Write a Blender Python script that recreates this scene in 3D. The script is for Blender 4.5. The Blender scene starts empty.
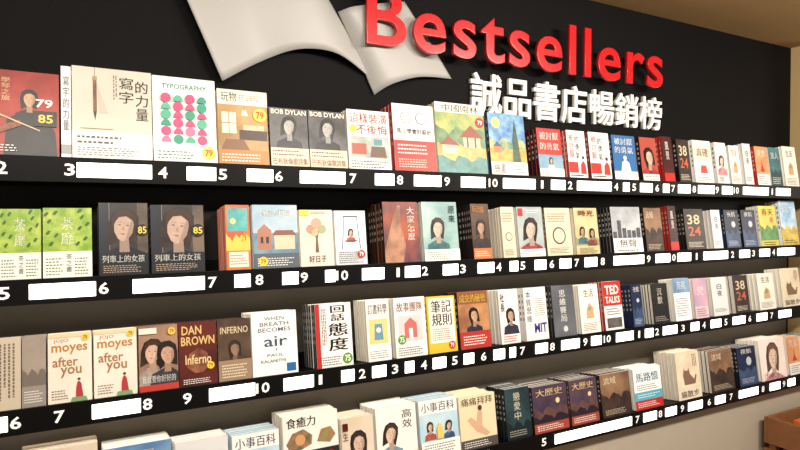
import bpy, math, random
from mathutils import Vector
random.seed(7)
sc = bpy.context.scene
try:
    sc.view_settings.view_transform = 'Standard'
    sc.view_settings.look = 'None'
except Exception: pass

# ------------------------------------------------------------------ camera
FPX = 600.0; YAW = math.radians(28.94); PIT = math.radians(1.05)
CAM = Vector((0, -1.576, 1.5))
cd = bpy.data.cameras.new('camera'); cam = bpy.data.objects.new('camera', cd)
sc.collection.objects.link(cam); sc.camera = cam
cam.location = CAM; cam.rotation_euler = (math.radians(90) - PIT, 0, -YAW)
cd.sensor_width = 36; cd.lens = 27.0; cd.clip_start = 0.02
_F = Vector((math.sin(YAW)*math.cos(PIT), math.cos(YAW)*math.cos(PIT), -math.sin(PIT)))
_R = Vector((math.cos(YAW), -math.sin(YAW), 0))
_U = Vector((math.sin(YAW)*math.sin(PIT), math.cos(YAW)*math.sin(PIT), math.cos(PIT)))
def survey(u, v, y):
    """photogrammetry: photo reading -> world point on the vertical plane at depth y"""
    d = _F + _R*((u-400)/FPX) + _U*((225-v)/FPX)
    return CAM + d*((y-CAM.y)/d.y)

# ------------------------------------------------------------------ helpers
def lin(c):
    return tuple(((x/255)/12.92 if x/255 <= 0.04045 else ((x/255+0.055)/1.055)**2.4) for x in c[:3])
def soft(c):
    g = sum(c[:3])/3; return tuple(x*.84+g*.16 for x in c[:3])

def link(o, parent=None):
    sc.collection.objects.link(o)
    if parent: o.parent = parent
    return o

def mat_simple(name, col, rough=0.5, metal=0, noise=0.0, nscale=8, emit=None, estr=0, col2=None, spec=0.5):
    m = bpy.data.materials.new(name); m.use_nodes = True
    nt = m.node_tree; b = nt.nodes['Principled BSDF']
    c = lin(col)
    b.inputs['Base Color'].default_value = (*c, 1)
    b.inputs['Roughness'].default_value = rough; b.inputs['Metallic'].default_value = metal
    b.inputs['Specular IOR Level'].default_value = spec
    tc = nt.nodes.new('ShaderNodeTexCoord'); n = nt.nodes.new('ShaderNodeTexNoise')
    n.inputs['Scale'].default_value = nscale; n.inputs['Detail'].default_value = 4
    nt.links.new(tc.outputs['Object'], n.inputs['Vector'])
    mx = nt.nodes.new('ShaderNodeMix'); mx.data_type = 'RGBA'
    mx.inputs[6].default_value = (*c, 1)
    c2 = lin(col2) if col2 else tuple(x*(1-noise) for x in c)
    mx.inputs[7].default_value = (*c2, 1)
    nt.links.new(n.outputs['Fac'], mx.inputs[0]); nt.links.new(mx.outputs[2], b.inputs['Base Color'])
    if emit:
        b.inputs['Emission Color'].default_value = (*lin(emit), 1); b.inputs['Emission Strength'].default_value = estr
    return m

def printed_material():
    m = bpy.data.materials.new('printed_paper'); m.use_nodes = True
    nt = m.node_tree; b = nt.nodes['Principled BSDF']
    a1 = nt.nodes.new('ShaderNodeAttribute'); a1.attribute_name = 'ink_a'
    a2 = nt.nodes.new('ShaderNodeAttribute'); a2.attribute_name = 'ink_b'
    tc = nt.nodes.new('ShaderNodeTexCoord')
    mul = nt.nodes.new('ShaderNodeMath'); mul.operation = 'MULTIPLY'; mul.inputs[1].default_value = 100
    nt.links.new(a1.outputs['Alpha'], mul.inputs[0])
    n = nt.nodes.new('ShaderNodeTexNoise'); n.inputs['Detail'].default_value = 6; n.inputs['Roughness'].default_value = .6
    nt.links.new(tc.outputs['Object'], n.inputs['Vector']); nt.links.new(mul.outputs[0], n.inputs['Scale'])
    r = nt.nodes.new('ShaderNodeMapRange'); r.inputs[1].default_value = 0.36; r.inputs[2].default_value = 0.64
    nt.links.new(n.outputs['Fac'], r.inputs[0])
    m2 = nt.nodes.new('ShaderNodeMath'); m2.operation = 'MULTIPLY'
    nt.links.new(r.outputs[0], m2.inputs[0]); nt.links.new(a2.outputs['Alpha'], m2.inputs[1])
    mx = nt.nodes.new('ShaderNodeMix'); mx.data_type = 'RGBA'
    nt.links.new(m2.outputs[0], mx.inputs[0]); nt.links.new(a1.outputs['Color'], mx.inputs[6]); nt.links.new(a2.outputs['Color'], mx.inputs[7])
    nt.links.new(mx.outputs[2], b.inputs['Base Color'])
    b.inputs['Roughness'].default_value = 0.36
    b.inputs['Specular IOR Level'].default_value = 0.3
    return m
PRINT = printed_material()

_tc = {}
def text_geo(s, bold=0.0, spacing=1.0):
    cjk = any(ord(c) > 0x2E80 for c in s)
    k = (s, bold, spacing)
    if k in _tc: return _tc[k]
    cu = bpy.data.curves.new('tmp', 'FONT'); cu.body = s; cu.size = 1; cu.offset = 0 if cjk else bold
    cu.resolution_u = 2; cu.space_character = spacing; cu.fill_mode = 'FRONT'
    o = bpy.data.objects.new('tmp', cu); sc.collection.objects.link(o)
    dg = bpy.context.evaluated_depsgraph_get(); ev = o.evaluated_get(dg); me = ev.to_mesh()
    vs = [tuple(v.co) for v in me.vertices]; fs = [tuple(p.vertices) for p in me.polygons]
    ev.to_mesh_clear(); bpy.data.objects.remove(o); bpy.data.curves.remove(cu)
    if vs:
        xs = [v[0] for v in vs]; ys = [v[1] for v in vs]
        x0, x1, y0, y1 = min(xs), max(xs), min(ys), max(ys)
        dx = (bold*1.6 if cjk else 0)/max(x1-x0, 1e-6)
        vs = [((v[0]-x0)/max(x1-x0, 1e-6), (v[1]-y0)/max(y1-y0, 1e-6)) for v in vs]
        if dx:      # double strike for a heavier CJK weight
            n = len(vs); vs = vs + [(a+dx, b+dx*.3) for a, b in vs]; fs = fs + [tuple(i+n for i in f) for f in fs]
    _tc[k] = (vs, fs); return _tc[k]

class MB:
    def __init__(s): s.v = []; s.f = []; s.a = []; s.b = []
    def face(s, pts, a, b=None, sc_=0.3, amt=0):
        i = len(s.v); s.v += [tuple(p) for p in pts]; s.f.append(tuple(range(i, i+len(pts))))
        s.a.append((*lin(soft(a)), sc_)); s.b.append((*lin(soft(b or a)), amt))
    def geo(s, pts, faces, a):
        i = len(s.v); s.v += [tuple(p) for p in pts]; ca = (*lin(soft(a)), 0.3); cb = (*lin(soft(a)), 0)
        for f in faces: s.f.append(tuple(i+k for k in f)); s.a.append(ca); s.b.append(cb)
    def box(s, O, ex, ey, ez, x0, x1, y0, y1, z0, z1, a):
        P = lambda x, y, z: O + ex*x + ey*y + ez*z
        p = [P(x, y, z) for z in (z0, z1) for y in (y0, y1) for x in (x0, x1)]
        for q in ((0,1,5,4),(1,3,7,5),(3,2,6,7),(2,0,4,6),(4,5,7,6),(2,3,1,0)):
            s.face([p[k] for k in q], a)
    def obj(s, name, parent=None):
        me = bpy.data.meshes.new(name); me.from_pydata(s.v, [], s.f)
        A = me.attributes.new('ink_a', 'FLOAT_COLOR', 'CORNER'); B = me.attributes.new('ink_b', 'FLOAT_COLOR', 'CORNER')
        fa = []; fb = []
        for f, a, b in zip(s.f, s.a, s.b):
            for _ in f: fa += a; fb += b
        A.data.foreach_set('color', fa); B.data.foreach_set('color', fb)
        me.materials.append(PRINT); me.update()
        return link(bpy.data.objects.new(name, me), parent)

# --- cover-art elements (fractions of the cover, y up)
def R(x0, y0, x1, y1, c, c2=None, s=30, amt=1): return ('r', x0, y0, x1, y1, c, c2, s, amt if c2 else 0)
def T(t, x0, y0, x1, y1, c, b=0.0): return ('t', t, x0, y0, x1, y1, c, max(b, .01))
def V(t, x0, y0, x1, y1, c, b=0.0): return ('v', t, x0, y0, x1, y1, c, max(b, .01))
def C(x, y, r, c, asp=1): return ('c', x, y, r, c, asp)
def L(x0, y0, x1, y1, c, n): return ('l', x0, y0, x1, y1, c, n)
def LV(x0, y0, x1, y1, c, n): return ('lv', x0, y0, x1, y1, c, n)
def P(x, y, s, skin, hair, cloth): return ('p', x, y, s, skin, hair, cloth)
def G(pts, c, c2=None, s=30): return ('g', pts, c, c2, s)
def H(y, amp, c, c2=None, ph=0, y0=0, s=30):
    n = 12; return ('g', [(i/n, y+amp*math.sin(ph+i*1.3)+amp*.5*math.sin(ph*2+i*2.7)) for i in range(n, -1, -1)]+[(0, y0), (1, y0)], c, c2, s)

def draw(mb, O, ex, ey, ez, w, h, els):
    k = [0]
    def pt(x, y):
        x = min(max(x, 0), 1); y = min(max(y, 0), 1)
        return O + ex*(x*w) + ez*(y*h) - ey*(0.0003 + 0.00018*k[0])
    def dk(c, f): return tuple(v*f for v in c)
    def ell(x, y, rx, ry, c, n=20):
        k[0] += 1; mb.face([pt(x+rx*math.cos(2*math.pi*i/n), y+ry*math.sin(2*math.pi*i/n)) for i in range(n)], c)
    def poly(pts, c, c2=None, s=50):
        k[0] += 1; mb.face([pt(a, b) for a, b in pts], c, c2, s/100, 1 if c2 else 0)
    def rect(x0, y0, x1, y1, c, c2=None, s=30, amt=0):
        mb.face([pt(x0, y0), pt(x1, y0), pt(x1, y1), pt(x0, y1)], c, c2, s/100, amt)
    ar = w/h
    for e in els:
        k[0] += 1
        if e[0] == 'r': rect(*e[1:5], e[5], e[6], e[7], e[8])
        elif e[0] == 't':
            vs, fs = text_geo(e[1], e[7]); x0, y0, x1, y1 = e[2:6]
            mb.geo([pt(x0+a*(x1-x0), y0+b*(y1-y0)) for a, b in vs], fs, e[6])
        elif e[0] == 'v':
            x0, y0, x1, y1 = e[2:6]; n = len(e[1]); st = (y1-y0)/n
            for i, ch in enumerate(e[1]):
                vs, fs = text_geo(ch, e[7]); yb = y1-(i+1)*st+0.06*st
                mb.geo([pt(x0+a*(x1-x0), yb+b*st*0.86) for a, b in vs], fs, e[6])
        elif e[0] == 'c': ell(e[1], e[2], e[3], e[3]*ar*e[5], e[4])
        elif e[0] == 'l':
            _, x0, y0, x1, y1, c, n = e; st = (y1-y0)/n
            for i in range(n):
                x = x0; end = x1-random.random()*0.25*(x1-x0)
                while x < end:
                    d = random.uniform(.025, .06); rect(x, y0+i*st+st*.28, min(x+d, end), y0+i*st+st*.64, c); x += d+0.02
        elif e[0] == 'lv':
            _, x0, y0, x1, y1, c, n = e; st = (x1-x0)/n
            for i in range(n):
                y = y1; end = y0+random.random()*0.3*(y1-y0)
                while y > end:
                    d = random.uniform(.02, .05); rect(x0+i*st+st*.25, max(y-d, end), x0+i*st+st*.7, y, c); y -= d+0.012
        elif e[0] == 'g': mb.face([pt(a, b) for a, b in e[1]], e[2], e[3], e[4]/100, 1 if e[3] else 0)
        elif e[0] == 'p':
            _, x, y, s, skin, hair, cloth = e; q = ar
            t = random.uniform(-.22, .22)
            def pp(lst, c, c2=None): poly([(x+a*s*math.cos(t)-b*s*math.sin(t), y+(b*math.cos(t)+a*math.sin(t))*s*q) for a, b in lst], c, c2)
            pp([(-.3,-.5),(-.34,0),(-.28,.28),(-.1,.42),(.12,.42),(.3,.26),(.33,0),(.28,-.45),(0,-.3)], hair, dk(hair, .6))
            poly([(x-.58*s, y-1.1*s*q),(x+.58*s, y-1.1*s*q),(x+.5*s, y-.66*s*q),(x+.16*s, y-.5*s*q),(x-.16*s, y-.5*s*q),(x-.5*s, y-.66*s*q)], cloth, dk(cloth, .7))
            poly([(x-.1*s, y-.62*s*q),(x+.12*s, y-.62*s*q),(x+.1*s, y-.2*s*q),(x-.09*s, y-.2*s*q)], dk(skin, .78))
            pp([(-.21,.02),(-.19,-.15),(-.1,-.31),(0,-.37),(.11,-.32),(.2,-.16),(.22,.04),(.18,.22),(.05,.3),(-.1,.28),(-.19,.18)], skin, dk(skin, .93))
            pp([(.06,-.34),(.12,-.3),(.2,-.16),(.22,.04),(.18,.2),(.13,.05),(.1,-.15)], dk(skin, .8))
            for sx in (-.09, .08):
                pp([(sx-.04,.02),(sx,.035),(sx+.04,.02),(sx,.005)], dk(skin, .45))
                pp([(sx-.05,.075),(sx,.09),(sx+.05,.075),(sx,.08)], dk(skin, .6))
            pp([(-.01,.0),(.03,-.1),(-.025,-.1)], dk(skin, .82))
            pp([(-.055,-.19),(0,-.175),(.055,-.19),(0,-.208)], (172, 96, 84))
            pp([(-.24,-.1),(-.27,.15),(-.18,.34),(.05,.38),(.24,.26),(.26,.0),(.2,.14),(.04,.24),(-.12,.2),(-.19,.08)], hair)

PG = (238, 233, 222)
LEAN = math.radians(8)
EZ = Vector((0, math.sin(LEAN), math.cos(LEAN))); EY = Vector((0, math.cos(LEAN), -math.sin(LEAN)))
EX = Vector((1, 0, 0))
YF = 0.012; YW = 0.165
def stack(mb, x0, x1, zb, h, n, cov, spine, bg, pages_left, low=False):
    w = x1-x0
    base = Vector((x0, YF, zb))
    y = 0
    for i in range(n):
        t = random.uniform(.012, .021)
        if y+t > 0.114: break
        jx = 0 if i == 0 else random.uniform(-.0012, .0012); hh = h - (0 if i == 0 else random.uniform(-.003 if low else -.0005, .0015))
        O = base + EY*y + EX*jx
        mb.box(O, EX, EY, EZ, 0, w, 0, .0012, 0, hh, bg)
        mb.box(O, EX, EY, EZ, 0, w, t-.0016, t-.0004, 0, hh, bg)
        mb.box(O, EX, EY, EZ, .0015, w-.0015, .0012, t-.0016, .001, hh-.0012, PG)
        sx = w-.0012 if pages_left else 0
        mb.box(O, EX, EY, EZ, sx, sx+.0012, .0012, t-.0016, 0, hh, spine)
        if not pages_left:
            xx = -0.0004
            for q in range(5):
                z0 = hh*(.88-.11*q)
                mb.face([O+EX*xx+EY*(t*.68)+EZ*z0, O+EX*xx+EY*(t*.36)+EZ*z0, O+EX*xx+EY*(t*.36)+EZ*(z0-hh*.055), O+EX*xx+EY*(t*.68)+EZ*(z0-hh*.055)],
                        (176, 170, 160) if sum(spine) < 380 else (90, 76, 76))
        y += t
    draw(mb, base, EX, EY, EZ, w, h, cov)

# ------------------------------------------------------------------ cover library
W=(240,238,233); K=(25,22,22); RD=(200,36,28); YL=(242,208,50); NV=(26,38,74); CR=(232,220,194)
def stk(x=.85, y=.12, r=.13, c=YL, t='79', tc=RD): return [C(x, y, r, c), T(t, x-r*.55, y-r*.35, x+r*.55, y+r*.35, tc, .02)]
cov = {}
cov['violin'] = ((190,44,24), [R(0,0,1,1,(190,46,24),(150,28,16),12), V('蘇格拉底', .08,.58,.22,.93,W), V('學琴之旅',.27,.64,.38,.92,(240,210,150)),
     G([(.30,.0),(.34,.42),(.5,.52),(.8,.5),(.95,.3),(.98,0)],(36,28,32),(18,14,18)), P(.62,.68,.34,(214,160,120),(30,22,20),(30,24,26)), G([(.2,.3),(.36,.38),(.5,.42),(.52,.36),(.36,.3),(.22,.25)],(170,86,30),(120,50,20),60),
     G([(.15,.5),(.75,.3),(.76,.31),(.16,.515)],(220,190,140)), R(.68,.36,.97,.54,K), T('85', .73,.4,.92,.5,YL,.02), T('79', .7,.58,.92,.68,W,.02), L(.06,.05,.5,.14,W,3)])
cov['spine_w'] = (W, [V('寫字的力量', .2,.3,.8,.9,(90,80,80)), R(0,.05,1,.15,(150,150,150))])
cov['write'] = ((218,208,196), [R(0,.3,1,1,(216,206,192),(206,195,178),6), R(0,0,1,.3,(240,237,230)), V('寫字', .58,.62,.76,.93,(60,50,46)), V('的力量', .79,.44,.95,.9,(60,50,46)), LV(.5,.66,.56,.93,(120,105,95),2),
     G([(.3,.84),(.44,.5),(.33,.5)],(194,180,162)), R(.255,.52,.3,.86,(140,92,56),(96,62,40),60), G([(.255,.52),(.3,.52),(.278,.42)],(50,42,40)), R(.25,.86,.305,.9,(170,140,70)), R(.275,.9,.28,1,(80,70,60)), L(.06,.16,.62,.27,(70,70,70),2), L(.06,.04,.9,.14,(120,120,120),4), R(.1,.33,.5,.335,(150,135,120))])
dots = []
for j in range(6):
    for i in range(4):
        c1 = random.choice([(222,70,120),(50,160,125),(228,110,150),(80,180,145)]); X = .2+i*.19; Y = .27+j*.095
        if (i+j) % 2: dots.append(C(X, Y, .08, c1))
        else: dots.append(G([(X-.08,Y-.035),(X+.08,Y-.035),(X+.07,Y),(X+.03,Y+.035),(X-.03,Y+.035),(X-.07,Y)], c1))
cov['typo'] = ((236,238,230), [R(0,0,1,1,(238,240,234)), T('TYPOGRAPHY', .14,.86,.86,.92,(50,130,100),.02)] + dots + [R(0,.0,1,.16,(230,233,224)), L(.06,.03,.7,.14,(70,110,100),3)] + stk(.86,.12,.11))
cov['interior'] = ((200,160,80), [R(0,.18,1,.8,(200,158,90),(160,116,64),10), R(.08,.42,.36,.7,(244,232,190)), R(.21,.42,.225,.7,(120,90,60)), R(.08,.55,.36,.56,(120,90,60)), R(.42,.34,.98,.47,(84,52,36),(60,40,30)), R(.5,.47,.92,.54,(206,184,150)), G([(.05,.2),(.62,.2),(.5,.34),(.15,.34)],(130,84,50)), G([(.5,.74),(.56,.74),(.6,.66),(.46,.66)],(252,244,210)), R(.528,.74,.532,.8,(60,50,40)), R(0,.8,1,1,(238,230,205)), T('玩物', .07,.84,.38,.97,(80,60,40)), L(.42,.86,.95,.95,(120,100,80),3), R(0,0,1,.2,(210,120,34)), L(.06,.04,.9,.16,W,3)]+stk(.84,.68,.14))
cov['dylan'] = ((60,58,60), [R(0,.32,1,1,(98,96,98),(50,48,50),12), P(.5,.7,.62,(180,176,172),(24,22,22),(34,32,34)), T('BOB DYLAN', .04,.89,.96,.975,(240,230,205),.02), R(0,0,1,.32,(220,202,170)), L(.05,.18,.95,.3,K,2), T('巴布狄倫歌詩集', .05,.04,.95,.15,(150,30,25))])
cov['deco'] = ((232,228,215), [R(0,0,1,1,(240,237,230)), T('這樣裝潢', .06,.78,.94,.95,RD,.015), T('不後悔', .2,.6,.94,.76,RD,.015), R(.04,.2,.96,.56,(190,200,194),(150,160,150),16), R(.08,.26,.42,.44,(180,80,60)), G([(.5,.22),(.54,.4),(.86,.4),(.9,.22)],(110,84,64)), R(.6,.42,.8,.52,(90,140,150)), C(.13,.68,.09,YL), L(.06,.03,.94,.17,(60,60,60),3)])
cov['glasses'] = ((235,232,226), [R(0,.48,1,1,(240,238,232)), C(.32,.8,.13,(70,70,70)), C(.32,.8,.115,(240,238,232)), C(.68,.8,.13,(70,70,70)), C(.68,.8,.115,(240,238,232)), T('馬上學會好設計', .08,.56,.92,.64,(60,60,60)), R(0,0,1,.46,(206,40,26)), L(.08,.25,.9,.42,W,3), L(.08,.06,.9,.2,(250,210,190),4)])
cov['garden'] = ((150,140,70), [R(0,0,1,.86,(120,160,90),(210,190,100),18), H(.62,.05,(70,120,84),(120,150,100),1), H(.42,.05,(190,150,70),(214,180,96),2.4), G([(.46,.52),(.7,.7),(.96,.52)],(150,66,40)), R(.54,.38,.88,.52,(236,216,160)), R(.6,.38,.64,.52,(150,60,40)), R(.76,.38,.8,.52,(150,60,40)), G([(.04,.4),(.24,.52),(.46,.4)],(150,60,40)), R(.1,.28,.4,.4,(230,210,160)), H(.22,.04,(90,150,150),(60,120,110),.4), R(0,.86,1,1,(238,232,216)), T('中國園林', .14,.875,.88,.98,(30,60,40),.01)]+stk(.9,.75,.09,RD,'79',W))
cov['vangogh'] = ((60,110,160), [R(0,.2,1,1,(50,110,184),(130,180,210),26), C(.2,.84,.12,(240,220,110)), H(.56,.05,(60,130,110),(220,200,100),1.5), H(.4,.04,(230,190,70),(210,120,50),.3), G([(.6,.2),(.64,.6),(.72,.92),(.78,.6),(.84,.2)],(30,60,56),(60,100,60)), R(.1,.36,.3,.46,(230,110,50)), G([(.08,.46),(.2,.54),(.32,.46)],(60,70,110)), R(0,0,1,.22,(236,234,226)), T('繪畫', .08,.04,.38,.19,K), L(.44,.04,.94,.18,(90,90,90),3)])
cov['green'] = ((150,178,50), [R(0,.38,1,1,(120,170,24),(180,206,70),40), R(0,0,1,.38,(238,238,226)), V('茶靡', .36,.46,.62,.88,(246,250,215)), V('茶之書',.46,.08,.58,.35,(60,90,40)), L(.06,.04,.42,.3,(90,120,60),6), L(.64,.04,.94,.3,(90,120,60),6)] + [G([(a,b),(a+.05,b+.04),(a+.1,b+.03),(a+.06,b-.01),(a+.02,b-.025)],(54,104,20)) for a,b in [(.08,.8),(.22,.6),(.75,.86),(.82,.55),(.12,.48),(.7,.7),(.2,.92),(.86,.76),(.06,.64),(.66,.48),(.02,.9),(.7,.95)]])
cov['train'] = ((44,44,50), [R(0,.28,1,1,(70,62,62),(36,36,42),10), R(.0,.3,.2,1,(30,36,46)), R(.78,.3,1,1,(120,100,84),(74,62,54),10), R(.2,.3,.215,1,(120,110,100)), P(.5,.68,.95,(200,164,144),(60,38,28),(36,34,42)), R(0,0,1,.3,(24,30,38)), T('列車上的女孩', .06,.18,.92,.28,(230,228,220)), L(.08,.04,.9,.15,(190,160,130),4), C(.88,.62,.13,(26,24,26)), T('85', .79,.57,.97,.67,YL,.02)])
cov['colour79'] = ((200,90,50), [R(0,0,1,1,(220,84,40),(236,140,60),14), R(.08,.6,.92,.95,(50,150,160),(90,190,180),20), H(.5,.05,(240,200,70),None,1,.3), C(.3,.75,.12,(240,220,120)), R(.1,.05,.9,.28,(238,228,205)), L(.15,.08,.85,.25,RD,4)]+stk(.75,.5,.17))
cov['sea'] = ((140,160,170), [R(0,.5,1,1,(140,178,204),(190,206,214),10), R(0,.2,1,.56,(84,124,150),(124,154,170),20), G([(.1,.3),(.1,.6),(.25,.7),(.4,.6),(.4,.3)],(180,116,90)), R(.16,.4,.22,.5,(60,50,50)), R(.28,.4,.34,.5,(60,50,50)), G([(.46,.3),(.46,.52),(.92,.52),(.92,.3)],(216,196,162)), G([(.42,.52),(.5,.6),(.88,.6),(.96,.52)],(144,80,64)), R(0,0,1,.24,(84,94,106)), L(.08,.04,.92,.18,W,4), T('海邊的房間', .16,.82,.84,.93,W)]+stk(.2,.12,.1))
cov['tree'] = ((228,216,196), [R(0,.25,1,1,(236,226,206),(226,204,182),10), G([(.44,.25),(.47,.5),(.4,.66),(.49,.6),(.6,.7),(.53,.5),(.55,.25)],(120,86,66)), C(.32,.66,.13,(206,134,114)), C(.5,.76,.16,(216,156,130)), C(.66,.66,.13,(164,170,124)), C(.44,.6,.1,(222,180,124)), T('好日子', .24,.08,.76,.2,(100,60,50)), R(0,.9,.28,1,YL), L(.35,.92,.9,.98,(100,80,70),2)])
cov['swing'] = ((216,222,224), [R(0,.3,1,1,(200,218,232),(228,234,238),8), G([(.2,.3),(.23,.3),(.32,.9),(.3,.9)],(90,100,110)), G([(.78,.3),(.81,.3),(.72,.9),(.7,.9)],(90,100,110)), R(.28,.88,.74,.905,(90,100,110)), P(.5,.6,.26,(220,180,150),(50,36,32),(210,90,80)), R(.3,.44,.7,.455,(120,80,50)), L(.08,.04,.92,.26,(90,100,110),6)]+stk(.8,.2,.12,RD,'79',W))
cov['photo_or'] = ((150,80,50), [R(0,0,1,1,(180,80,44),(66,50,74),10), G([(.0,.2),(.2,.6),(.42,.95),(.5,.94),(.46,.7),(.6,.3),(.5,0),(0,0)],(200,142,106),(140,90,70),18), V('大家怎麼',.68,.36,.88,.93,W)])
cov['teal_photo'] = ((150,175,170), [R(0,0,1,1,(176,206,200),(120,162,162),8), P(.42,.56,.6,(220,186,162),(50,40,38),(60,120,122)), V('原來',.74,.64,.92,.94,K), R(0,0,1,.2,(234,236,230)), L(.08,.03,.9,.17,(60,90,90),4)])
cov['portrait_dk'] = ((70,45,35), [R(0,0,1,1,(90,58,40),(52,36,30),8), P(.5,.58,.85,(190,140,110),(30,24,22),(60,44,42)), T('回憶', .1,.84,.7,.96,(236,150,50)), R(0,0,1,.2,(206,112,50)), L(.08,.05,.9,.16,W,3)])
cov['beige'] = ((222,206,176), [L(.1,.7,.9,.9,(100,84,72),4), C(.5,.42,.26,(84,68,60)), C(.5,.42,.215,(222,206,176)), L(.1,.05,.9,.18,(90,70,60),4)])
cov['woman_gr'] = ((140,150,150), [R(0,0,1,1,(172,186,186),(134,148,154),8), P(.5,.56,.85,(216,184,164),(56,42,36),(170,64,62)), R(.05,.82,.22,.97,RD), L(.35,.87,.9,.95,W,2), R(0,0,1,.16,W), L(.1,.03,.9,.13,K,3)])
cov['figures'] = ((210,188,134), [R(0,.2,1,1,(224,202,148),(206,176,122),14), H(.34,.04,(136,156,110),None,1,.2), P(.3,.5,.36,(196,150,120),(56,44,34),(70,112,136)), P(.7,.46,.36,(196,150,120),(50,40,30),(166,76,62)), T('時光', .16,.82,.82,.95,(100,40,30)), L(.1,.03,.9,.16,(80,60,40),4)])
cov['city'] = ((130,130,136), [R(0,.3,1,1,(190,193,200),(150,154,162),12)]+[R(.02+i*.16,.3,.15+i*.16,.45+random.random()*.3,(94,96,104),(62,64,72),60) for i in range(6)]+[R(0,0,1,.32,W), T('無聲', .2,.12,.78,.29,K), L(.1,.02,.9,.09,K,1)])
cov['brown'] = ((80,56,44), [R(0,.4,1,1,(150,112,80),(110,78,58),12), H(.5,.06,(74,52,44),(46,34,30),1), T('流域', .1,.76,.52,.92,(236,220,186)), L(.1,.05,.9,.18,(210,190,160),4)])
cov['numbers'] = ((70,60,55), [R(0,0,1,1,(64,54,52),(50,42,40),10), T('38', .15,.62,.8,.86,(216,190,150)), T('24', .15,.34,.8,.57,(206,90,54)), L(.1,.06,.9,.2,CR,4)])
cov['navy'] = (NV, [R(0,.0,1,1,(28,42,80),(18,28,54),10), C(.6,.62,.14,(180,190,204)), H(.42,.05,(60,84,124),(40,60,98),.5), T('夜航', .2,.82,.78,.95,W), L(.12,.06,.88,.2,(190,200,220),4)])
cov['silver'] = ((218,219,220), [L(.1,.1,.9,.2,K,3), V('白夜', .35,.5,.65,.85,(60,60,60))])
cov['yellowgreen'] = ((220,196,60), [R(0,.4,1,1,(240,216,80),(226,194,70),10), H(.48,.06,(98,160,84),(70,124,70),1,.15), C(.7,.66,.1,(230,100,70)), T('春天', .16,.76,.82,.93,RD), L(.1,.02,.9,.13,K,2)])
cov['sky'] = ((90,150,200), [R(0,.35,1,1,(100,168,222),(214,230,238),10), H(.4,.05,(230,200,80),(180,150,60),1.7), T('遠方', .16,.74,.82,.9,W), L(.1,.04,.9,.14,K,2)])
cov['page'] = ((204,188,164), [LV(.1,.1,.9,.92,(116,98,86),9)])
cov['taupe'] = ((150,138,128), [R(0,.4,1,1,(170,154,140),(140,126,116),8), H(.5,.04,(120,106,96),None,1,.3), L(.1,.06,.9,.24,W,5)])
cov['jojo'] = ((238,229,213), [R(0,0,1,1,(238,230,214),(232,218,200),6), T('JOJO', .12,.86,.46,.92,(170,120,60)), T('moyes', .08,.69,.9,.83,(196,126,44),.02), T('after', .1,.52,.68,.66,(170,116,56),.015), T('you', .28,.36,.76,.51,(170,116,56),.015), G([(.62,.06),(.63,.2),(.66,.28),(.7,.3),(.75,.26),(.8,.06)],(190,50,56)), C(.7,.325,.035,(96,60,46)), G([(.5,.0),(.9,.0),(.86,.07),(.54,.07)],(120,164,110)), L(.08,.05,.45,.2,(120,100,80),4), R(0,.94,1,1,(236,206,160))]+stk(.85,.92,.09,YL))
cov['couple'] = ((130,90,70), [R(0,.1,1,1,(170,130,102),(116,84,68),8), P(.34,.6,.85,(222,178,150),(70,42,30),(190,172,160)), P(.72,.56,.8,(208,160,132),(42,30,26),(70,60,66)), T('我就要你好好的', .06,.13,.92,.24,W), R(0,0,1,.1,(200,54,44)), R(.0,.88,.45,.97,(232,224,208))]+stk(.84,.9,.1))
cov['dan'] = ((90,36,30), [R(0,0,1,1,(108,34,26),(60,24,22),12), T('DAN', .08,.81,.6,.95,(226,184,104),.02), T('BROWN', .06,.64,.94,.78,(226,184,104),.02), G([(.2,.3),(.26,.5),(.5,.6),(.74,.5),(.8,.3),(.6,.2),(.4,.2)],(160,96,60),(104,50,38),40), T('Inferno', .16,.34,.84,.49,(236,206,140)), L(.1,.03,.9,.12,W,3)]+stk(.82,.3,.1))
cov['inferno'] = ((74,52,40), [R(0,.35,1,1,(96,72,54),(60,44,36),14), T('INFERNO', .08,.77,.92,.88,(220,196,150)), P(.5,.52,.6,(156,120,92),(60,44,34),(92,42,32)), R(0,0,1,.34,(154,126,98)), L(.1,.05,.9,.28,(236,222,196),5)])
cov['breath'] = ((236,236,235), [R(0,0,1,1,(240,240,238)), T('WHEN', .28,.86,.72,.92,(80,92,104)), T('BREATH', .18,.77,.82,.835,(80,92,104)), T('BECOMES', .14,.68,.86,.745,(80,92,104)), T('air', .26,.45,.78,.61,(60,80,100),.01), T('PAUL', .32,.29,.68,.335,(100,100,100)), T('KALANITHI', .18,.2,.72,.25,(100,100,100)), R(.74,.04,.95,.17,(30,100,170)), G([(.5,.36),(.53,.39),(.56,.42),(.51,.41)],(110,120,130))])
cov['attitude'] = ((238,236,231), [V('態度', .34,.24,.86,.7,K,.03), V('回話', .42,.71,.8,.97,K,.025), R(0,0,.12,1,RD), LV(.16,.3,.3,.92,(120,60,50),3), L(.1,.03,.7,.18,(60,60,60),4)]+stk(.84,.12,.14,(90,160,40),'75',W))
cov['science'] = ((240,235,220), [T('訂書科學', .08,.76,.9,.92,(50,44,100),.015), R(.1,.28,.9,.68,(238,206,120)), G([(.3,.34),(.34,.6),(.66,.6),(.7,.34)],(96,150,174)), C(.5,.5,.1,(236,236,226)), R(0,0,1,.22,(240,238,231)), L(.08,.04,.9,.18,K,4)])
cov['story'] = ((240,234,227), [T('故事團隊', .08,.76,.9,.92,(150,50,50),.015), R(.12,.26,.88,.7,(240,200,198)), G([(.3,.32),(.3,.56),(.5,.66),(.7,.56),(.7,.32)],(206,100,98)), R(.44,.32,.56,.48,(238,230,222)), L(.08,.03,.9,.18,K,4)]+stk(.2,.3,.13,(90,160,40),'75',W))
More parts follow.
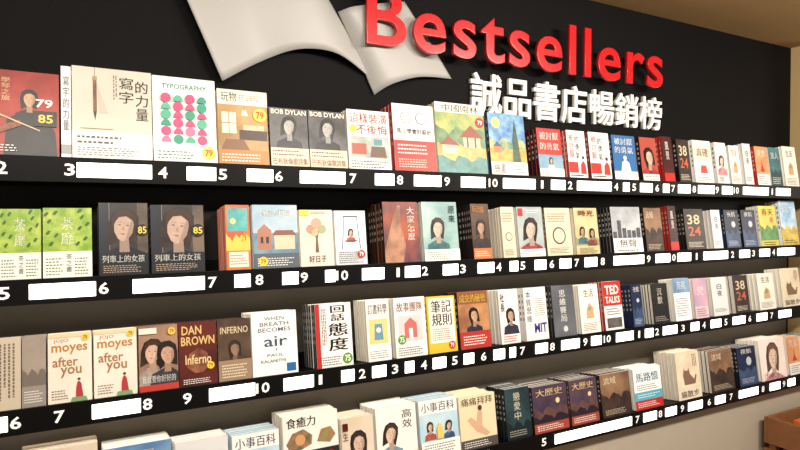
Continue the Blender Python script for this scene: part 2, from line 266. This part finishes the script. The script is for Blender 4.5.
cov['rules'] = ((232,192,44), [R(.06,.04,.94,.97,(240,234,218)), T('筆記', .14,.71,.84,.93,K,.02), T('規則', .14,.48,.84,.69,K,.02), R(.06,.04,.94,.18,(232,190,40)), L(.14,.22,.86,.44,(110,60,40),6)]+stk(.8,.12,.12,RD,'79',W))
cov['warm'] = ((150,80,50), [R(0,.3,1,.78,(204,140,84),(146,88,58),12), T('成交的秘密', .06,.81,.92,.95,YL,.01), P(.5,.58,.5,(210,160,124),(34,28,26),(44,46,70)), R(0,0,1,.3,(190,44,34)), L(.1,.06,.9,.24,W,4)])
cov['man'] = ((235,232,225), [P(.55,.52,.7,(200,160,134),(36,32,30),(50,54,74)), V('社長', .06,.58,.26,.94,K,.015), L(.1,.03,.9,.16,RD,3)])
cov['mit'] = ((214,214,214), [R(0,0,1,1,(226,226,224)), V('本質思維', .08,.34,.3,.94,K,.01), T('MIT', .38,.14,.94,.32,(30,44,130),.03), L(.45,.45,.92,.8,(110,110,110),9)])
cov['game'] = ((90,92,98), [R(0,0,1,1,(100,103,112),(78,82,90),8), V('思維賽局', .32,.28,.6,.92,W,.01), C(.5,.15,.1,(200,200,200))])
cov['cream'] = ((238,233,219), [T('生活', .24,.74,.74,.9,(110,60,50)), G([(.3,.3),(.34,.5),(.5,.62),(.68,.52),(.7,.3)],(206,160,110)), C(.5,.5,.08,(134,154,110)), L(.1,.05,.9,.22,(90,70,60),5)])
cov['ted'] = ((236,234,230), [R(0,.5,1,1,(206,36,26)), T('TED', .12,.73,.88,.92,W,.03), T('TALKS', .1,.55,.9,.69,W,.02), L(.1,.3,.9,.46,K,3), R(.1,.05,.9,.25,(110,100,100),(70,66,70))])
cov['pinkp'] = ((220,188,198), [R(0,.3,1,1,(220,164,182),(178,146,184),12), T('愛', .26,.58,.74,.84,W), L(.1,.04,.9,.26,(120,70,90),4)])
cov['food'] = ((230,226,216), [R(0,0,1,1,(236,233,222)), G([(.05,.62),(.16,.76),(.36,.8),(.52,.7),(.5,.58),(.3,.52),(.1,.54)],(84,100,74),(180,116,76),60), C(.3,.66,.09,(214,154,90)), G([(.6,.6),(.68,.76),(.86,.78),(.95,.66),(.84,.56)],(124,154,84),(180,96,70),60), T('食癒力', .06,.83,.58,.97,K,.02), R(0,.25,1,.5,(40,42,38)), T('食譜生活', .08,.3,.7,.45,W), C(.84,.37,.1,(206,60,44)), L(.08,.04,.9,.2,(60,60,60),4)])
cov['portrait_lt'] = ((220,204,182), [R(0,0,1,1,(228,212,188),(214,194,168),6), P(.52,.56,.8,(222,184,158),(56,42,36),(170,130,108)), V('一生', .04,.62,.2,.93,(120,40,30)), T('順', .68,.06,.92,.24,(190,40,30),.015)])
cov['effect'] = ((240,237,229), [V('高效', .64,.6,.88,.93,(60,60,60),.01), P(.34,.56,.55,(226,192,166),(64,48,40),(134,164,180)), R(0,0,1,.22,(226,204,156)), L(.08,.04,.9,.18,(90,60,40),4)])
cov['blue100'] = ((150,190,214), [R(0,.3,1,.76,(150,202,228),(200,222,232),10), R(0,.76,1,1,W), T('小事百科', .06,.79,.92,.95,(40,50,100),.01), P(.26,.54,.26,(220,184,156),(64,48,38),(200,92,74)), P(.74,.52,.26,(220,184,156),(50,38,34),(66,102,156)), G([(.42,.32),(.42,.5),(.5,.6),(.58,.5),(.58,.32)],(236,202,96)), R(0,0,1,.3,(240,236,228)), L(.08,.04,.9,.26,(60,70,110),5)])
cov['pain'] = ((230,212,170), [T('痛痛拜拜', .06,.81,.92,.96,(60,50,40),.01), G([(.45,.3),(.2,.55),(.3,.6),(.45,.5),(.5,.7),(.62,.7),(.6,.4),(.8,.25),(.7,.2),(.52,.28)],(214,166,134)), C(.56,.75,.06,(80,56,46)), R(0,0,1,.18,(84,74,70)), L(.08,.03,.9,.15,W,3)])
cov['forest'] = ((36,60,66), [R(0,0,1,1,(44,74,80),(28,46,54),10), H(.3,.06,(22,36,42),None,.8), V('戀愛中', .34,.36,.6,.93,(232,222,196)), L(.1,.05,.9,.18,(180,170,150),3)])
cov['night'] = ((56,44,60), [R(0,.2,1,1,(60,46,72),(90,66,82),14), T('大歷史', .1,.77,.88,.93,(236,200,130),.01), C(.72,.64,.06,(236,206,130)), H(.48,.07,(110,72,64),(80,52,56),1.2,.2), H(.34,.05,(38,30,44),None,2.2,.2), R(0,0,1,.2,(166,64,46)), L(.08,.04,.9,.17,W,3)])
cov['cyan'] = ((226,232,232), [R(0,.4,1,1,(240,242,241)), T('馬路憶', .08,.66,.9,.88,(20,110,160),.02), L(.1,.45,.9,.6,K,3), R(0,.22,1,.42,(70,170,200)), R(0,0,1,.22,RD), L(.08,.05,.9,.18,W,3), L(.1,.27,.9,.38,W,2)])
cov['sketch'] = ((228,214,186), [R(0,.2,1,1,(232,218,188),(218,198,164),12), G([(.3,.3),(.26,.5),(.32,.66),(.36,.6),(.48,.6),(.52,.66),(.56,.52),(.72,.4),(.8,.5),(.84,.48),(.76,.3)],(130,98,76)), T('貓散步', .1,.04,.88,.18,(90,50,40)), LV(.7,.66,.9,.93,(120,60,50),3)])
cov['pinkfig'] = ((240,228,221), [R(0,0,1,1,(242,230,223),(238,214,206),8), P(.5,.56,.75,(232,200,180),(114,78,60),(222,144,150)), T('少女', .1,.06,.5,.19,(190,60,80))])
cov['orange'] = ((224,154,120), [R(0,.3,1,1,(222,136,84),(232,166,108),10), G([(.3,.36),(.45,.5),(.5,.72),(.55,.5),(.7,.36)],(180,60,50)), R(0,0,1,.3,W), T('東京', .16,.74,.82,.92,W), L(.1,.04,.9,.26,K,4)])
cov['redtop'] = ((190,44,36), [R(0,.46,1,1,(196,44,34)), T('被討厭', .1,.77,.88,.93,W,.01), T('的勇氣', .1,.56,.88,.71,W,.01), R(0,.18,1,.46,(84,140,176),(136,170,190),12), P(.5,.34,.25,(220,180,150),(40,30,30),(230,230,230)), R(0,0,1,.18,W), L(.1,.03,.9,.15,K,3)])
cov['courage_w'] = ((240,237,232), [V('被討厭', .1,.42,.34,.94,RD,.01), V('的勇氣', .42,.4,.64,.9,K,.01), G([(.62,.1),(.66,.3),(.8,.38),(.92,.3),(.94,.1)],(200,50,40)), C(.8,.44,.07,(70,52,46)), L(.06,.03,.9,.1,K,1), R(0,.12,.5,.34,(204,44,34))])
cov['courage_b'] = ((40,96,160), [R(0,0,1,1,(44,104,168)), T('被討厭', .1,.79,.88,.94,W,.01), T('的勇氣', .1,.6,.88,.75,W,.01), G([(.3,.2),(.36,.4),(.5,.46),(.66,.4),(.72,.2)],(230,230,232)), C(.5,.5,.07,(230,230,232)), R(0,0,1,.2,W), L(.1,.04,.9,.16,RD,3)])
cov['darkred'] = ((60,26,28), [R(0,0,1,1,(84,28,28),(52,24,28),10), V('風景', .32,.48,.66,.9,W), R(0,0,1,.2,RD)])
cov['face_red'] = ((180,70,56), [P(.5,.56,.95,(216,176,150),(36,28,28),(190,44,40)), R(0,.0,1,.16,W), L(.1,.02,.9,.14,K,2)])
cov['teal'] = ((60,110,114), [R(0,0,1,1,(80,134,138),(56,102,110),10), H(.4,.05,(42,74,82),None,1), T('旅人', .16,.7,.82,.88,W), L(.1,.05,.9,.24,CR,4)])
cov['whitered'] = ((236,234,228), [R(0,.5,1,.9,(200,222,192)), T('真確', .16,.62,.82,.82,RD,.01), G([(.3,.24),(.36,.42),(.64,.42),(.7,.24)],(206,74,60)), L(.1,.04,.9,.16,K,3)])
cov['black'] = ((34,32,34), [V('沉默', .34,.48,.64,.9,(215,205,190)), L(.1,.06,.9,.2,(170,160,150),3)])
cov['whiteblue'] = ((234,236,238), [R(0,.66,1,1,(76,126,180),(124,166,204),10), T('海風', .22,.73,.76,.93,W), L(.1,.1,.9,.55,(110,120,130),8)])

# rows : (u0,u1,top v, cover, copies, pages_left, spine colour)
rows = [
 [(-22,59,71,'violin',5,1,RD),(61,71,66,'spine_w',1,1,W),(72,152,69,'write',5,1,W),(153,216,78,'typo',4,0,W),(218,268,91,'interior',4,1,W),
  (270,308,109,'dylan',4,0,(40,40,40)),(309,346,112,'dylan',4,0,(40,40,40)),(348,390,111,'deco',5,1,W),(394,435,105,'glasses',4,0,RD),(437,486,104,'garden',5,1,W),
  (490,526,114,'vangogh',5,0,(40,44,40)),(538,562,129,'redtop',5,0,K),(568,586,131,'courage_w',4,0,RD),(590,610,133,'courage_w',3,0,(150,30,30)),(613,636,136,'courage_b',4,0,NV),
  (641,657,138,'face_red',5,0,K),(663,673,137,'darkred',4,0,RD),(678,690,140,'numbers',4,0,K),(694,712,141,'whitered',4,0,W),(716,727,143,'pinkfig',4,0,W),
  (730,740,146,'cream',4,1,W),(744,752,144,'silver',5,1,W),(756,768,147,'orange',4,0,RD),(770,781,148,'teal',4,0,CR),(784,797,147,'cream',5,1,W)],
 [(-52,-2,210,'green',5,1,W),(-1,41,209,'green',5,1,W),(43,92,208,'green',5,1,W),(99,148,203,'train',6,0,K),(151,204,205,'train',6,0,K),
  (226,250,205,'colour79',6,1,W),(253,298,205,'sea',5,1,W),(300,333,210,'tree',5,1,W),(335,366,211,'swing',5,1,W),(384,419,202,'photo_or',6,0,(50,34,28)),
  (423,458,202,'teal_photo',5,1,W),(472,490,204,'portrait_dk',6,0,K),(502,515,207,'beige',5,1,W),(518,543,207,'woman_gr',5,1,W),(546,571,208,'beige',5,0,(120,90,60)),
  (575,598,208,'figures',5,1,W),(612,641,207,'city',6,0,K),(645,662,208,'brown',5,0,K),(669,677,206,'darkred',5,0,RD),(685,704,209,'numbers',5,0,K),
  (712,721,210,'silver',5,1,W),(725,739,210,'navy',4,0,NV),(742,756,210,'navy',4,0,K),(760,777,206,'yellowgreen',4,0,W),(781,797,200,'sky',4,0,W)],
 [(-30,21,343,'page',4,1,W),(22,46,340,'taupe',4,1,W),(48,92,336,'jojo',5,1,W),(94,137,332,'jojo',5,1,W),(139,178,330,'couple',5,1,W),(179,217,325,'dan',5,0,(70,30,30)),
  (218,251,323,'inferno',5,0,K),(252,297,311,'breath',6,1,W),(316,352,303,'attitude',6,0,K),(367,390,299,'science',6,1,W),(395,426,297,'story',5,1,W),
  (428,456,296,'rules',5,0,YL),(459,489,291,'warm',5,0,K),(500,519,289,'man',6,1,W),(525,547,287,'mit',5,0,W),(553,575,285,'game',5,0,K),(580,599,284,'cream',5,1,W),(604,622,281,'ted',5,0,RD),
  (632,642,284,'navy',5,0,NV),(652,668,284,'black',6,1,W),(674,690,278,'whiteblue',4,1,W),(694,707,278,'pinkp',4,1,W),(712,727,277,'silver',4,1,W),(734,748,275,'numbers',4,1,W),(758,774,273,'cream',5,1,W),(781,800,268,'sketch',4,1,W)],
 [(20,98,449,'portrait_lt',7,1,W),(104,172,444,'whiteblue',7,1,W),(176,229,439,'silver',7,1,W),(233,280,432,'blue100',7,1,W),(284,339,413,'food',8,1,W),(342,374,416,'portrait_lt',8,1,W),(377,417,405,'effect',8,1,W),
  (420,458,398,'blue100',8,1,W),(460,496,394,'pain',7,1,W),(506,530,387,'forest',7,0,K),(533,567,384,'night',8,0,K),(570,597,379,'night',7,0,(80,50,30)),(601,630,377,'brown',7,0,K),(634,661,372,'cyan',8,1,W),
  (677,700,351,'sketch',8,1,W),(710,733,349,'brown',8,1,W),(738,756,346,'navy',7,0,K),(760,785,338,'pinkfig',7,1,W),(788,800,336,'orange',6,1,W),(803,818,334,'teal',6,1,W)],
]
shelf_z = [1.602, 1.325, 1.035, 0.705]
HMAX = [.245, .212, .224, .245]
SH = 0.029
XL, XR = -1.2, 3.24

m_black = mat_simple('shelf_black_laminate', (10,9,10), .45, noise=.2, spec=.15)
m_label = mat_simple('backlit_label', (250,250,245), .5, emit=(255,252,244), estr=4)
m_num = mat_simple('number_print', (235,235,230), .5, emit=(255,252,244), estr=.3)
m_led = mat_simple('led_diffuser', (255,240,215), .5, emit=(255,236,206), estr=6)

def mesh_obj(name, vs, fs, mat, parent=None, smooth=False):
    me = bpy.data.meshes.new(name); me.from_pydata([tuple(v) for v in vs], [], fs); me.materials.append(mat); me.update()
    if smooth:
        for p in me.polygons: p.use_smooth = True
    return link(bpy.data.objects.new(name, me), parent)
def boxes(name, lst, mat, parent=None, bevel=0):
    vs = []; fs = []
    for (x0, x1, y0, y1, z0, z1) in lst:
        i = len(vs); vs += [(x, y, z) for z in (z0, z1) for y in (y0, y1) for x in (x0, x1)]
        fs += [tuple(i+k for k in q) for q in ((0,1,5,4),(1,3,7,5),(3,2,6,7),(2,0,4,6),(4,5,7,6),(2,3,1,0))]
    o = mesh_obj(name, vs, fs, mat, parent)
    if bevel:
        b = o.modifiers.new('bevel', 'BEVEL'); b.width = bevel; b.segments = 2
    return o

labels = [
 [(-60,-8),(77,152),(187,216),(247,273),(300,345),(375,394),(414,441),(461,485),(503,535),(551,565),(577,611),(623,629),(640,652),(663,669),(678,690),(698,714),(722,732),(743,768),(776,790)],
 [(28,95),(132,204),(234,250),(282,298),(325,335),(362,384),(405,420),(443,458),(478,494),(510,518),(535,546),(560,571),(585,597),(614,644),(656,670),(678,691),(704,728),(740,750),(760,770),(778,795)],
 [(-40,5),(90,139),(208,254),(283,313),(341,354),(372,386),(405,414),(433,446),(464,474),(494,505),(510,516),(536,548),(562,580),(592,602),(617,634),(646,654),(664,678),(692,700),(712,722),(734,746),(758,768),(780,792)],
 [(150,220),(260,330),(370,420),(450,490),(556,633),(645,658),(667,678),(690,704),(717,727),(741,760),(772,782),(790,797)]]
nums = [
 [(2,'2'),(70,'3'),(163,'4'),(223,'5'),(279,'6'),(353,'7'),(400,'8'),(447,'9'),(493,'10'),(542,'1'),(570,'2'),(616,'4'),(634,'5'),(657,'6'),(673,'7'),(694,'8'),(717,'9'),(736,'10'),(772,'1')],
 [(3,'5'),(103,'6'),(212,'7'),(259,'8'),(304,'9'),(342,'10'),(398,'1'),(425,'2'),(463,'3'),(499,'4'),(523,'5'),(552,'6'),(577,'7'),(603,'8'),(649,'9'),(673,'10'),(697,'1'),(733,'2'),(754,'3'),(774,'4')],
 [(13,'6'),(57,'7'),(146,'8'),(186,'9'),(262,'10'),(320,'1'),(362,'2'),(395,'3'),(424,'4'),(455,'5'),(484,'6'),(523,'7'),(553,'8'),(586,'9'),(608,'10'),(640,'1'),(658,'2'),(684,'3'),(705,'4'),(727,'5'),(751,'6'),(773,'7')],
 [(545,'5'),(639,'7'),(662,'8'),(684,'9'),(711,'6'),(733,'7'),(765,'8'),(786,'9')]]

for r in range(4):
    zc = shelf_z[r]
    e = link(bpy.data.objects.new('display_shelf', None)); e.location = (0, 0, 0)
    zt = zc+SH; d = YW-.004; dz = (d-.006)*math.tan(LEAN)
    vs = [(XL,.006,zt-.004),(XR,.006,zt-.004),(XR,d,zt-.004-dz),(XL,d,zt-.004-dz),(XL,.006,zc-SH+.003),(XR,.006,zc-SH+.003),(XR,d,zc-SH+.003),(XL,d,zc-SH+.003)]
    mesh_obj('tray', vs, [(0,1,2,3),(7,6,5,4),(0,4,5,1),(1,5,6,2),(2,6,7,3),(3,7,4,0)], m_black, e)
    boxes('price_rail', [(XL, XR, 0, .0058, zc-SH, zc+SH)], m_black, e, .001)
    lb = []
    for a, b in labels[r]:
        xa = survey(a, 200, 0).x; xb = survey(b, 200, 0).x
        lb.append((xa, xb, -.0025, .0002, zc-.017, zc+.017))
    boxes('backlit_labels', lb, m_label, e, .0006)
    vs = []; fs = []
    for u, t in nums[r]:
        g, f = text_geo(t, .02); x = survey(u, 200, 0).x; i = len(vs); ww = .018*(1 if t == '1' else 1.2)*(.6 if t == '1' else 1)*(1.7 if len(t) > 1 else 1)
        vs += [(x-ww/2+a*ww, -.0008, zc-.014+b*.028) for a, b in g]; fs += [tuple(i+k for k in q) for q in f]
    mesh_obj('rail_numbers', vs, fs, m_num, e)
    if r > 0: boxes('led_strip', [(XL+.02, XR-.02, .10, .115, zc-SH-.002, zc-SH+.0028)], m_led, e)
    mb = MB(); prev = -9
    for (u0, u1, vt, key, n, pl, sp) in rows[r]:
        zb = zt-.004+.0012
        um = (u0+u1)/2
        top = survey(um, vt, YF+.028).z
        h = (top-zb)/math.cos(LEAN)
        h = max(.16, min(h, HMAX[r]))
        vm = vt+40
        x0 = survey(u0, vm, YF+.012).x; x1 = survey(u1, vm, YF+.012).x
        x0 = max(x0, prev+.0015); prev = x1
        if x1 > XR-.01: x1 = XR-.01
        if x1-x0 < .015: continue
        bg, els = cov[key]
        stack(mb, x0, x1, zb, h, n, els, sp, bg, pl, r == 3)
    mb.obj('book_row')

# ------------------------------------------------------------------ room
CEIL = 2.352
m_wall = mat_simple('wall_black_paint', (14,13,14), .6, noise=.25, nscale=3, spec=.08)
m_tan = mat_simple('tan_plaster', (190,162,114), .8, noise=.12, nscale=4)
m_ceil = mat_simple('ceiling_paint', (190,160,110), .85, noise=.1, nscale=2)
m_lower = mat_simple('plinth_grey_laminate', (182,172,156), .5, noise=.1, nscale=3)
m_floor = mat_simple('floor_timber', (150,118,86), .4, noise=.3, nscale=6)
wb = boxes('wall_back', [(-2.2, 3.26, YW, YW+.1, 0, CEIL)], m_wall)
boxes('wall_right', [(3.26, 3.5, -.05, YW+.1, 0, CEIL)], m_tan)
boxes('floor', [(-2.2, 6, -4.5, YW+.1, -.05, 0)], m_floor)
boxes('ceiling', [(-2.2, 6, -4.5, YW+.1, CEIL, CEIL+.05)], m_ceil)
boxes('shelf_plinth', [(-1.2, 3.24, .06, YW-.001, .08, .665), (-1.2, 3.24, .09, YW-.001, 0.0, .08), (-1.2,3.24,.05,.0595,.10,.14)], m_lower, None, .003)
for z0, z1, g in ((1.08, 1.29, (80,75,70)), (.75, 1.0, (104,98,90)), (1.37, 1.57, (34,32,31))):  # added panels: graded greys paint the under-shelf glow onto the black wall
    boxes('bay_glow_panel', [(XL, XR, YW-.0028, YW-.0002, z0, z1)], mat_simple('bay_glow_grey', g, .6, noise=.1, nscale=4, spec=.2), wb)

def sign(name, s, x0, x1, z0, z1, y, mat, bold, depth, bevel=.004, sp=1.0):
    cu = bpy.data.curves.new(name, 'FONT'); cu.body = s; cu.size = 1; cu.offset = bold; cu.space_character = sp
    cu.extrude = .1; cu.resolution_u = 6; cu.bevel_depth = bevel
    o = bpy.data.objects.new(name, cu); sc.collection.objects.link(o)
    dg = bpy.context.evaluated_depsgraph_get(); me = bpy.data.meshes.new_from_object(o.evaluated_get(dg))
    bpy.data.objects.remove(o)
    X = [v.co.x for v in me.vertices]; Y = [v.co.y for v in me.vertices]; Z = [v.co.z for v in me.vertices]
    ax, bx, ay, by, az, bz = min(X), max(X), min(Y), max(Y), min(Z), max(Z)
    for v in me.vertices:
        x, yy, z = v.co
        v.co = (x0+(x-ax)/(bx-ax)*(x1-x0), y+depth-(z-az)/(bz-az)*depth, z0+(yy-ay)/(by-ay)*(z1-z0))
    me.materials.clear(); me.materials.append(mat)
    return link(bpy.data.objects.new(name, me))
m_red = mat_simple('red_acrylic', (190,22,28), .25, noise=.05)
m_white = mat_simple('white_acrylic', (236,236,232), .35, noise=.03)
ys = YW-.066
a = survey(367, 42, ys); b = survey(663, 90, ys); zb = (a.z+b.z)/2
sign('bestseller_sign', 'Bestsellers', a.x, b.x, zb, zb+.188, ys, m_red, .006, .014, .008, 1.12)
ys = YW-.016
a = survey(471, 114, ys); b = survey(587, 124, ys); c = survey(590, 123, ys); d = survey(662, 129, ys)
sign('bookstore_sign', '誠品書店', a.x, b.x, a.z, a.z+.15, ys, m_white, .012, .015)
sign('chart_sign', '暢銷榜', c.x, d.x, a.z+.008, a.z+.148, ys, m_white, .008, .015)

# flying page sculptures on the header
m_sheet = mat_simple('sheet_metal_grey', (172,170,166), .45, noise=.05)
def sheet(name, top, bot, th=.003):
    n = 24; m = 12; vs = []; fs = []
    def samp(pl, t):
        k = t*(len(pl)-1); i = min(int(k), len(pl)-2); f = k-i
        p = [Vector(pl[max(i-1, 0)]), Vector(pl[i]), Vector(pl[i+1]), Vector(pl[min(i+2, len(pl)-1)])]
        return .5*((2*p[1])+(p[2]-p[0])*f+(2*p[0]-5*p[1]+4*p[2]-p[3])*f*f+(3*p[1]-p[0]-3*p[2]+p[3])*f**3)
    for j in range(m+1):
        for i in range(n+1):
            A = samp(top, i/n); B = samp(bot, i/n); s = j/m
            q = A.lerp(B, s); vs.append((q.x, q.y - .003*math.sin(math.pi*s), q.z))
    for j in range(m):
        for i in range(n):
            k = j*(n+1)+i; fs.append((k, k+1, k+n+2, k+n+1))
    o = mesh_obj(name, vs, fs, m_sheet, None, True)
    s = o.modifiers.new('solid', 'SOLIDIFY'); s.thickness = th
    return o
def SP(u, v, off): return tuple(survey(u, v, YW-off))
sheet('page_sculpture', [SP(168,-42,.04), SP(225,-46,.012), SP(275,-44,.034), SP(305,-30,.04), SP(328,0,.006)],
      [SP(222,81,.04), SP(262,61,.012), SP(300,49,.034), SP(338,54,.04), SP(371,79,.006)])
sheet('page_sculpture', [SP(338,12,.005), SP(352,7,.038), SP(376,4,.03), SP(404,2,.006)],
      [SP(374,95,.005), SP(392,84,.038), SP(420,77,.03), SP(451,79,.006)])

# wooden crate with magazines at the far lower right
m_wood = mat_simple('crate_wood', (150,98,58), .55, nscale=14, col2=(104,66,38))
cr = link(bpy.data.objects.new('wooden_crate', None))
x0, x1, y0, y1, zt = 2.82, 3.22, -.31, .03, .56
sl = []
for k in range(4):
    z = zt-.12-k*.145
    sl += [(x0, x1, y0, y0+.014, z, z+.12), (x0, x1, y1-.014, y1, z, z+.12), (x0, x0+.014, y0+.0145, y1-.0145, z, z+.12), (x1-.014, x1, y0+.0145, y1-.0145, z, z+.12)]
boxes('slats', sl, m_wood, cr, .002)
boxes('posts', [(a, a+.03, b, b+.03, 0.0, zt-.005) for a in (x0+.015, x1-.045) for b in (y0+.015, y1-.045)], m_wood, cr, .002)
boxes('base_board', [(x0+.015, x1-.015, y0+.015, y1-.015, .36, .372)], m_wood, cr)
mm = mat_simple('magazine_orange', (214,110,50), .35, noise=.3, nscale=30)
boxes('magazines', [(x0+.05+i*.08, x0+.12+i*.08, y0+.05, y1-.06, .373, .52+.02*(i % 2)) for i in range(4)], mm, cr, .002)

# ------------------------------------------------------------------ light
w = bpy.data.worlds.new('world'); sc.world = w; w.use_nodes = True
w.node_tree.nodes['Background'].inputs[0].default_value = (1, .91, .80, 1); w.node_tree.nodes['Background'].inputs[1].default_value = .28
def area(name, loc, target, sx, sy, power, col=(1, .925, .82)):
    l = bpy.data.lights.new(name, 'AREA'); l.shape = 'RECTANGLE'; l.size = sx; l.size_y = sy; l.energy = power; l.color = col
    o = link(bpy.data.objects.new(name, l)); o.location = loc
    o.rotation_euler = (Vector(target)-Vector(loc)).to_track_quat('-Z', 'Y').to_euler()
for i, x in enumerate((-.1, 1.1, 2.3)):
    area('ceiling_lamp', (x, -1.6, 2.3), (x+.15, .1, .9), .7, .2, (31, 35, 45)[i])
area('ceiling_fill_light', (4.2, -1.2, 1.75), (3.4, -.2, 2.35), .6, .3, 9, (1, .9, .74))  # added uplight to brighten the ceiling corner, not a real fixture
